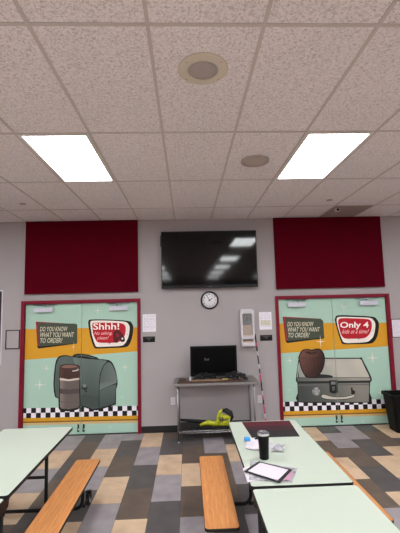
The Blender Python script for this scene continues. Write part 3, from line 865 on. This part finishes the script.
def f(bm):
    xa, xb, ya, yb = wx0+.045, wx1-.075, wy0+.045, wy1-.045
    for z in (sz, sz-.03):
        add_tube(bm, [(xa, ya, z), (xb, ya, z)], .0035, 6); add_tube(bm, [(xa, yb, z), (xb, yb, z)], .0035, 6)
        add_tube(bm, [(xa, ya, z), (xa, yb, z)], .0035, 6); add_tube(bm, [(xb, ya, z), (xb, yb, z)], .0035, 6)
    n = 28
    for yy in (ya, yb):
        add_tube(bm, [(xa+(xb-xa)*i/n, yy, sz-.001-(.028 if i % 2 else 0)) for i in range(n+1)], .004, 5)
    for i in range(1, 48):
        x = xa+(xb-xa)*i/48; add_tube(bm, [(x, ya, sz+.002), (x, yb, sz+.002)], .0022, 5)
    for yy in (ya+.14, ya+.28): add_tube(bm, [(xa, yy, sz-.003), (xb, yy, sz-.003)], .003, 5)
part('wire_shelf', f, MT['chrome'], t)
def f(bm): add_box(bm, wx0+.065, wx1-.095, wy0+.06, wy1-.06, sz+.0045, sz+.010, bev=.002)
o = part('shelf_liner', f, MT['black'], t, 'black shelf liner')

# items on the work table
mz = wz+.001
a = at(190, 346.5, Y=5.95); b = at(236.5, 346.2, Y=5.95)
mx0, mx1, mtop = a.x, b.x, a.z
t = thing('monitor', 'black flat monitor standing on the steel table', 'monitor', ((mx0+mx1)/2, 5.95, wz))
def f(bm): add_box(bm, mx0, mx1, 5.955, 5.99, wz+.055, mtop, bev=.005); add_box(bm, mx0+.12, mx1-.12, 5.99, 6.03, wz+.15, mtop-.1, bev=.01)
part('casing', f, MT['bezel'], t)
def f(bm):
    b = .028
    for q in ((mx0, mx0+b, wz+.055, mtop), (mx1-b, mx1, wz+.055, mtop), (mx0+b, mx1-b, mtop-b*1.1, mtop), (mx0+b, mx1-b, wz+.055, wz+.10)): add_box(bm, q[0], q[1], 5.946, 5.955, q[2], q[3], bev=.002)
part('bezel', f, mat('matt_black_plastic', '#060607', .5, spec=.2), t)
def f(bm): add_box(bm, mx0+.028, mx1-.028, 5.952, 5.9548, wz+.10, mtop-.03)
part('screen', f, mat('black_screen', '#010102', .4, spec=.1), t)
def f(bm):
    add_box(bm, (mx0+mx1)/2-.035, (mx0+mx1)/2+.035, 5.97, 6.0, wz+.01, wz+.2, bev=.004)
    add_prism(bm, rrect((mx0+mx1)/2-.16, (mx0+mx1)/2+.16, 5.9, 6.06, .03), wz+.0005, wz+.012, 'z')
part('stand', f, MT['bezel'], t)
def f(bm):
    e = at(206.5, 359.5, Y=5.95); s = .0165
    def q(*pts): add_prism(bm, [(e.x+x*s, e.z+z*s) for x, z in pts], 5.9505, 5.9518, 'y')
    q((-2, 1.2), (-1.2, 1.6), (.2, -.4), (.2, -1.2), (-.6, -.8)); q((-2, 1.2), (-1.6, 1.2), (-1.3, -1.0), (-1.8, -1.0))
    q((.6, -.6), (1.4, -1.2), (2.4, -.4), (2.2, .8), (1.2, 1.0), (.8, .2))
part('marks', f, MT['signtext'], t, 'pale marks in the middle of the dark screen')  # plain pale shapes set flat on the screen front

bx0 = at(177.6, 379.5, Y=5.76).x; bx1 = at(243, 378, Y=5.76).x
bm = bmesh.new(); add_box(bm, bx0, bx1, 5.72, 5.83, mz, mz+.022, bev=.002)
o = obj('wooden_board', bm, MT['brown']); tag(o, 'long flat dark brown board lying along the front of the steel table', 'board')
bm = bmesh.new(); a0 = at(190, 377, Y=5.8).x; a1 = at(225, 376, Y=5.8).x
add_box(bm, a0, a1, 5.745, 5.83, mz+.0228, mz+.034, bev=.002)
o = obj('cardboard_strip', bm, MT['tan']); tag(o, 'tan cardboard strip lying on the dark brown board', 'cardboard')
p = at(191, 376, Y=5.80); bm = bmesh.new(); add_box(bm, p.x-.013, p.x+.013, 5.775, 5.825, mz+.0228, mz+.078, bev=.004)
for v in bm.verts: v.co.x -= .012
o = obj('power_adapter', bm, MT['plastic']); tag(o, 'small white power adapter standing at the lower left corner of the monitor', 'adapter')
p = at(225, 377, Y=5.78); bm = bmesh.new(); add_prism(bm, rrect(p.x-.045, p.x+.045, 5.735, 5.795, .012), mz+.036, mz+.046, 'z')
o = obj('tag', bm, MT['brass']); tag(o, 'small pale yellow tag on the front of the steel table', 'tag')
# small dark box, left end of the board
p = at(184, 375, Y=5.9); bm = bmesh.new(); add_box(bm, p.x-.075, p.x+.035, 5.86, 5.91, mz, mz+.04, bev=.004)
o = obj('dark_box', bm, MT['brown']); tag(o, 'small dark brown box behind the left end of the board on the steel table', 'box')
# heap of black cables
rnd = random.Random(11)
t = None
for i, (c0, c1, lab) in enumerate(((.08, .43, 'tangle of black cable in front of the left half of the monitor'), (.53, .88, 'tangle of black cable in front of the right half of the monitor'))):
    bm = bmesh.new()
    for s in range(8):
        pts = []; ph = rnd.uniform(0, 6); n = 90
        for k in range(n):
            u = k/(n-1); w = c0+(c1-c0)*u
            hgt = .075*(1-abs(2*u-1)**3)
            pts.append((w+.03*math.sin(23*u+ph), 5.862+.012*math.cos(19*u+ph*2), mz+.008+hgt*abs(math.sin(8.5*u+ph))+.007*s*(1-abs(2*u-1)**4)))
        add_tube(bm, pts, .0065, 7)
    o = obj('cable', bm, MT['black']); tag(o, lab, 'cable', 'black cables on the steel table')

# leaf blower on the undershelf
SH = sz+.0105
bY = 5.90
def bp(px, py, dy=0, r=0.):
    v = at(px, py, Y=bY+dy); v.z = max(v.z, SH+r+.001); return v
t = thing('leaf_blower', 'yellow-green and black leaf blower lying on the wire undershelf', 'leaf blower', (.45, bY, SH))
def f(bm):
    pts = [bp(180.3, 419.8, 0, .02), bp(190, 420.6, 0, .026), bp(203, 422, 0, .036), bp(214, 423, 0, .04)]
    add_tube(bm, pts, .02, 18, radii=[.018, .024, .034, .038])
part('nozzle', f, MT['blackmetal'], t, 'long black tapering nozzle')
def f(bm):
    c = [(200, 425.5, .030), (203, 423.2, .042), (208, 422.5, .05), (214, 423.5, .052), (220, 425, .046), (226, 425, .055), (229, 423, .05)]
    add_tube(bm, [bp(a_, b_, -.01, r*.74) for a_, b_, r in c], .04, 16, radii=[r*.72 for *_, r in c])
    add_tube(bm, [bp(219, 425, -.02), bp(218, 419, -.02), bp(219, 413, -.02), bp(222, 409.5, -.02)], .02, 12, radii=[.034, .028, .022, .012])
    add_tube(bm, [bp(220, 415, -.035), bp(225, 417.5, -.04), bp(229, 417, -.035)], .02, 12, radii=[.03, .034, .022])
    add_tube(bm, [bp(221, 419, -.035), bp(224, 423, -.035, .022), bp(229, 421, -.035), bp(230, 416.5, -.03)], .02, 12, radii=[.014, .02, .016, .01])
part('body', f, MT['yellow'], t)
def f(bm):
    c = bp(227, 412.5, .02); add_tube(bm, [bp(222.5, 410.5, .0), bp(226, 410.5, 0), bp(230, 413, 0), bp(231.5, 417, 0), bp(230.5, 421, 0)], .03, 14, radii=[.02, .04, .045, .035, .02])
part('handle', f, MT['black'], t, 'black curved handle')
def f(bm): add_tube(bm, [bp(219.8, 419.5, -.066), bp(223, 420.5, -.072), bp(222.5, 417.5, -.07)], .01, 10)
part('trigger', f, MT['black'], t)
bm = bmesh.new()
x0_ = bp(180.5, 424).x; x1_ = bp(233, 424).x
add_box(bm, x0_+.02, x1_-.05, 5.755, 5.80, SH+.0005, SH+.028, bev=.008)
o = obj('storage_case', bm, MT['blackmetal']); tag(o, 'low black flat case in front of the blower on the wire undershelf', 'case')

# banded pole leaning in the gap between table and door
t = thing('banded_pole', 'thin pink, black and white banded pole leaning right of the steel table', 'pole', (1.3, 6.15, 0))
pa = at(255.2, 334, Y=WALL-.035); pb = at(267.2, 431, Y=WALL-.16); pb.z = 0.0
d = pb-pa; N = 34; cols = []
rnd = random.Random(4)
bmn = {'pink_band': bmesh.new(), 'black_band': bmesh.new(), 'white_band': bmesh.new()}
seq = ['black_band', 'black_band', 'pink_band', 'black_band', 'white_band', 'black_band', 'black_band', 'white_band', 'black_band', 'pink_band', 'pink_band', 'black_band', 'black_band', 'white_band', 'pink_band', 'black_band', 'pink_band', 'pink_band', 'white_band', 'pink_band', 'white_band', 'pink_band']
N = len(seq)
dn = d.normalized()
for i, s in enumerate(seq):
    bmx = bmesh.new(); add_tube(bmx, [pa+d*(i/N)+dn*.0005, pa+d*((i+1)/N)-dn*.0005], {'pink_band': .013, 'black_band': .009, 'white_band': .008}[s], 12); rel(bmx, t.location)
    obj(s, bmx, {'pink_band': MT['pink'], 'black_band': MT['black'], 'white_band': MT['outlet']}[s], t)

# ------------------------------------------------------------------ waste bin
cx_, cy_, bh = 3.345, 5.94, .555
t = thing('waste_bin', 'black plastic waste bin standing by the right door', 'bin', (cx_, cy_, 0))
def f(bm):
    lo = rrect(cx_-.205, cx_+.205, cy_-.13, cy_+.13, .04); hi = rrect(cx_-.262, cx_+.262, cy_-.175, cy_+.175, .05); hi2 = rrect(cx_-.255, cx_+.255, cy_-.168, cy_+.168, .045); lo2 = rrect(cx_-.2, cx_+.2, cy_-.125, cy_+.125, .04)
    rings = [[bm.verts.new((p[0], p[1], z)) for p in q] for q, z in ((lo, 0), (hi, bh), (hi2, bh), (lo2, .01))]
    for a_, b_ in zip(rings, rings[1:]):
        for i in range(len(a_)): bm.faces.new((a_[i], a_[(i+1) % len(a_)], b_[(i+1) % len(a_)], b_[i]))
    bm.faces.new(rings[0]); bm.faces.new(rings[-1])
part('body', f, MT['bin'], t)
def f(bm):
    o_ = rrect(cx_-.278, cx_+.278, cy_-.19, cy_+.19, .055); i_ = rrect(cx_-.25, cx_+.25, cy_-.163, cy_+.163, .045)
    for z0_, z1_ in ((bh-.03, bh+.006),):
        a_ = [bm.verts.new((*p, z0_)) for p in o_]; b_ = [bm.verts.new((*p, z1_)) for p in o_]; c_ = [bm.verts.new((*p, z1_)) for p in i_]; d_ = [bm.verts.new((*p, z0_)) for p in i_]
        n_ = len(a_)
        for i in range(n_):
            j = (i+1) % n_
            bm.faces.new((a_[i], a_[j], b_[j], b_[i])); bm.faces.new((b_[i], b_[j], c_[j], c_[i])); bm.faces.new((c_[i], c_[j], d_[j], d_[i])); bm.faces.new((d_[i], d_[j], a_[j], a_[i]))
part('rim', f, MT['bin'], t)
def f(bm):
    add_tube(bm, fillet([(cx_-.07, cy_-.185, bh-.05), (cx_-.07, cy_-.225, bh-.05), (cx_+.07, cy_-.225, bh-.05), (cx_+.07, cy_-.185, bh-.05)], .02), .008, 8)
part('handle', f, MT['bin'], t)

# ------------------------------------------------------------------ folding bench tables
TZ = .745; BZ = .43
def bench_table(name, cx, seam, yend, label, boff=.554):
    t = thing(name, label, 'table', (cx, seam, 0), 'folding bench tables')
    hw = .355
    for s in (1, -1):
        ya, yb = (seam+.021, yend) if s > 0 else (2*seam-yend, seam-.021)
        def f(bm): add_prism(bm, rrect(cx-hw, cx+hw, ya, yb, .022), TZ-.0012, TZ, 'z')
        top = part('tabletop', f, MT['top'], t)
        def f(bm): add_prism(bm, rrect(cx-hw-.003, cx+hw+.003, ya-.003, yb+.003, .024), TZ-.028, TZ-.0015, 'z')
        o = part('edge_band', f, MT['black'], t, 'black edge band'); o.parent = top
        yl = seam + s*(yend-.27-seam)
        for sx in (1, -1):
            px = cx+sx*.185; bxc = cx+sx*boff
            path = fillet([(px, yl, TZ-.03), (px, yl, .058), (bxc, yl, .058), (bxc, yl, BZ-.022)], .09, 8)
            def f(bm): add_tube(bm, path, .0165, 12)
            part('leg', f, MT['blackmetal'], t)
            # bench
            b0 = seam + s*.12; b1 = seam + s*(yend-.055-seam); b0, b1 = min(b0, b1), max(b0, b1)
            def f(bm): add_prism(bm, rrect(bxc-.121, bxc+.121, b0, b1, .028), BZ-.0012, BZ, 'z')
            be = part('bench_seat', f, MT['wood'], t, 'orange oak-pattern bench seat')
            def f(bm): add_prism(bm, rrect(bxc-.124, bxc+.124, b0-.003, b1+.003, .03), BZ-.022, BZ-.0015, 'z')
            o = part('edge_band', f, MT['black'], t, 'black edge band'); o.parent = be
            # inner bench support near the seam: rises from the floor bar under the tables
            yi = seam + s*.30
            path2 = fillet([(cx+sx*.20, yi, TZ-.03), (cx+sx*.20, yi, .16), (bxc, yi, .16), (bxc, yi, BZ-.022)], .09, 7)
            # caster
            yc = yl + s*.19
            def f(bm):
                add_tube(bm, fillet([(bxc+sx*.01, yl, .075), (bxc+sx*.01, yc-.07*s, .075), (bxc+sx*.01, yc, .10), (bxc+sx*.01, yc, .13)], .03, 4), .011, 8)
                add_box(bm, bxc+sx*.01-.024, bxc+sx*.01-.019, yc-.02, yc+.02, .055, .13); add_box(bm, bxc+sx*.01+.019, bxc+sx*.01+.024, yc-.02, yc+.02, .055, .13)
                add_box(bm, bxc+sx*.01-.024, bxc+sx*.01+.024, yc-.02, yc+.02, .128, .136)
            cst = part('caster', f, MT['blackmetal'], t)
            def f(bm):
                add_lathe(bm, [(.02, -.017), (.05, -.016), (.058, -.011), (.058, .011), (.05, .016), (.02, .017)], (bxc+sx*.01, yc, .058), 24, 'x')
            o = part('wheel', f, MT['black'], t); o.parent = cst
            def f(bm):
                for q in (-1, 1): add_lathe(bm, [(.034, q*.0165), (.034, q*.0185), (.01, q*.0195)], (bxc+sx*.01, yc, .058), 20, 'x')
            o = part('hub', f, MT['alu'], t, 'grey wheel hub'); o.parent = cst
        def f(bm):
            add_tube(bm, [(cx-.21, yl, .058), (cx+.21, yl, .058)], .0165, 10)
        part('floor_bar', f, MT['blackmetal'], t)
        def f(bm): add_tube(bm, [(cx-.185, yl, .36), (cx+.185, yl, .36)], .014, 10)
        part('cross_bar', f, MT['blackmetal'], t)
        def f(bm):
            for sx in (-1, 1): add_box(bm, cx+sx*.3-.012, cx+sx*.3+.012, min(seam+s*.02, yl), max(seam+s*.02, yl), TZ-.052, TZ-.0285)
        part('rail', f, MT['blackmetal'], t)
    # fold hinges and centre link at the seam
    for sx in (-1, 1):
        def f(bm):
            add_prism(bm, [(seam-.10, TZ-.03), (seam+.10, TZ-.03), (seam+.075, TZ-.07), (seam+.02, TZ-.12), (seam-.02, TZ-.12), (seam-.075, TZ-.07)], cx+sx*.335-.004, cx+sx*.335+.004, 'x')
            add_tube(bm, [(cx+sx*.335-.012, seam, TZ-.11), (cx+sx*.335+.012, seam, TZ-.11)], .012, 10)
        part('hinge', f, MT['blackmetal'], t)
        def f(bm): add_tube(bm, [(cx+sx*.30, seam-.9, .09), (cx+sx*.30, seam+.9, .09)], .012, 8)
    def f(bm):
        for yy in (seam-.06, seam+.06):
            add_tube(bm, fillet([(cx-.3, yy, TZ-.06), (cx-.3, yy, .10), (cx+.3, yy, .10), (cx+.3, yy, TZ-.06)], .06, 5), .014, 10)
    part('centre_frame', f, MT['blackmetal'], t)
    return t
bench_table('bench_table', .772, 2.685, 4.145, 'mint-topped folding bench table on the right, with maroon mat and tumbler on it')
bench_table('bench_table', -1.585, 2.70, 4.18, 'mint-topped folding bench table on the left, bare and cut off by the picture edge', .536)

# ------------------------------------------------------------------ things on the right table
e = .0006
def on(px, py): p_ = at(px, py, z=TZ); return (p_.x, p_.y)
# mat: maroon strip, dark maroon strip, black strip
mA, mB, mC, mD = on(242, 422.5), on(289.3, 421), on(299.7, 436.5), on(252, 437.8)
def lerp(a_, b_, t_): return (a_[0]+(b_[0]-a_[0])*t_, a_[1]+(b_[1]-a_[1])*t_)
t = thing('table_mat', 'flat maroon and black cloth mat at the far end of the mint table', 'mat', ((mA[0]+mC[0])/2, (mA[1]+mC[1])/2, TZ))
for nm, u0, u1, mm in (('maroon_stripe', 0, .32, 'maroon'), ('dark_maroon_stripe', .32, .6, 'maroon2'), ('black_stripe', .6, 1, 'matblack')):
    bm = bmesh.new(); q = [lerp(mA, mD, u0), lerp(mB, mC, u0), lerp(mB, mC, u1), lerp(mA, mD, u1)]
    add_prism(bm, q, TZ+e, TZ+e+.004, 'z', 0); rel(bm, t.location); obj(nm, bm, MT[mm], t)

# tumbler
tp = (.598, 3.165); TH = .205
t = thing('tumbler', 'black insulated tumbler with silver rim and clear lid, upright on the mint table', 'tumbler', (tp[0], tp[1], TZ+e))
bm = bmesh.new(); add_lathe(bm, [(.033, 0), (.037, .003), (.040, .10), (.0455, .17), (.047, TH-.022), (.045, TH-.022)], n=40); obj('cup', bm, mat('matt_black_coating', '#060607', .5, spec=.2), t)
bm = bmesh.new(); add_lathe(bm, [(.046, TH-.0215), (.0475, TH-.0215), (.0485, TH-.008), (.0475, TH-.004), (.044, TH-.004), (.043, TH-.012)], n=40); obj('rim', bm, MT['chrome'], t, label='silver rim')
bm = bmesh.new(); add_lathe(bm, [(.0425, TH-.010), (.0435, TH-.003), (.043, TH+.002), (.037, TH+.002), (.035, TH-.004), (.004, TH-.005)], n=40)
add_box(bm, -.012, .012, -.026, .0, TH-.004, TH+.006, bev=.003); obj('lid', bm, mat('smoky_lid', '#77747c', .2, alpha=.75), t, label='clear grey lid')

# stack: zip bag of pink cards, loose sheet, black-bordered sheet on top
def crumple(bm, pts, z, amp, n=14, seed=0, thick=.0):
    """wrinkled sheet filling a quad (4 corners), grid n x n"""
    rnd = random.Random(seed); V = []
    ph = [rnd.uniform(0, 6) for _ in range(6)]
    for i in range(n+1):
        for j in range(n+1):
            u, v = i/n, j/n; p_ = Vector(lerp(lerp(pts[0], pts[1], u), lerp(pts[3], pts[2], u), v))
            h = amp*(abs(math.sin(5*u+3*v+ph[0]))+.6*abs(math.sin(9*v-4*u+ph[1]))+.5*rnd.random())/2.1
            V.append(bm.verts.new((p_.x, p_.y, z+h)))
    for i in range(n):
        for j in range(n):
            bm.faces.new((V[i*(n+1)+j], V[(i+1)*(n+1)+j], V[(i+1)*(n+1)+j+1], V[i*(n+1)+j+1]))
def solid(o, th=.0006):
    m = o.modifiers.new('thickness', 'SOLIDIFY'); m.thickness = th; m.offset = 1; return o
bm = bmesh.new(); crumple(bm, [on(250, 461.5), on(297.5, 469), on(292, 483.5), on(249, 480.5)], TZ+.001, .006, 16, 2)
o = solid(obj('zip_bag', bm, MT['film'])); tag(o, 'crinkled clear zip bag under the black-bordered sheet', 'bag')
bm = bmesh.new(); q = [on(283, 472), on(294, 472), on(290.5, 481.5), on(277, 481)]; add_prism(bm, q, TZ+.0085, TZ+.0105, 'z')
o = obj('printed_card', bm, MT['pinkp']); tag(o, 'pinkish printed card sticking out from under the black-bordered sheet', 'card')
bm = bmesh.new(); q = [on(243.2, 464.5), on(252, 463), on(251.5, 477.5), on(243.6, 477.2)]; q = [(max(a_, .42), b_) for a_, b_ in q]
add_prism(bm, [(.398, 3.00), (.47, 3.03), (.49, 2.78), (.398, 2.765)], TZ+.0006, TZ+.0014, 'z')
for v in bm.verts: v.co.z += .009*max(0, (v.co.x-.44))/.05 if False else 0
o = obj('paper_sheet', bm, MT['paper']); tag(o, 'white paper poking out past the table edge, left of the black-bordered sheet', 'paper')
cA, cB, cC, cD = [at(a_, b_, z=TZ+.016) for a_, b_ in ((258.8, 460.9), (292.3, 469.3), (279.5, 482.2), (243.8, 470.8))]
cA, cB, cC, cD = [(v.x, v.y) for v in (cA, cB, cC, cD)]
ctr = ((cA[0]+cC[0])/2, (cA[1]+cC[1])/2)
t = thing('bordered_sheet', 'white sheet with thick black border lying tilted on a plastic bag near the table joint', 'sheet', (ctr[0], ctr[1], TZ+.0115))
bm = bmesh.new(); add_prism(bm, [cA, cB, cC, cD], TZ+.0115, TZ+.0145, 'z'); rel(bm, t.location); obj('black_border', bm, MT['ink'], t, label='black border')
bm = bmesh.new(); add_prism(bm, [lerp(p_, ctr, .17) for p_ in (cA, cB, cC, cD)], TZ+.0146, TZ+.0152, 'z'); rel(bm, t.location); obj('white_field', bm, MT['paper'], t)

bm = bmesh.new(); crumple(bm, [on(247.5, 438.5), on(267, 443), on(262, 451.5), on(245.5, 449.5)], TZ+.0008, .014, 12, 5)
o = solid(obj('crumpled_paper', bm, MT['paper'])); tag(o, 'crumpled white paper lying behind and left of the tumbler', 'paper')
bm = bmesh.new(); crumple(bm, [on(265, 442), on(281, 444.5), on(278, 449.5), on(266, 449.5)], TZ+.0008, .006, 12, 8)
o = solid(obj('plastic_sheet', bm, mat('white_film', '#dfdbe2', .4, alpha=.6))); tag(o, 'flat translucent white plastic piece directly right of the tumbler', 'plastic')
bm = bmesh.new(); crumple(bm, [on(276, 446), on(285, 447), on(284, 453), on(271, 452.5)], TZ+.0075, .016, 12, 9)
o = solid(obj('plastic_wrapper', bm, MT['film'])); tag(o, 'crinkled clear wrapper with crease shade in its colour right of the tumbler', 'wrapper')
p = at(247.2, 439.3, z=TZ+.02); bm = bmesh.new()
add_prism(bm, rrect(p.x-.026, p.x+.026, p.y-.035, p.y+.035, .012), TZ+.017, TZ+.030, 'z')
o = obj('blue_packet', bm, MT['blue']); tag(o, 'small bright blue packet on the crumpled white paper', 'packet')
p = at(257, 439, z=TZ+.01); bm = bmesh.new(); add_tube(bm, [(p.x-.02, p.y, TZ+.009), (p.x, p.y+.008, TZ+.014), (p.x+.022, p.y, TZ+.009)], .008, 10)
o = obj('bottle_cap', bm, MT['black']); tag(o, 'tiny dark object between the mat and the tumbler', 'cap')

# ------------------------------------------------------------------ world and view
w = bpy.data.worlds.new('world'); bpy.context.scene.world = w; w.use_nodes = True
w.node_tree.nodes['Background'].inputs['Color'].default_value = (.05, .05, .05, 1); w.node_tree.nodes['Background'].inputs['Strength'].default_value = .2
sc = bpy.context.scene
sc.view_settings.view_transform = 'Standard'; sc.view_settings.look = 'None'; sc.view_settings.gamma = 1; sc.view_settings.use_curve_mapping = False
sc.view_settings.exposure = 2.06
sc.cycles.max_bounces = 8; sc.cycles.diffuse_bounces = 5; sc.cycles.use_denoising = True
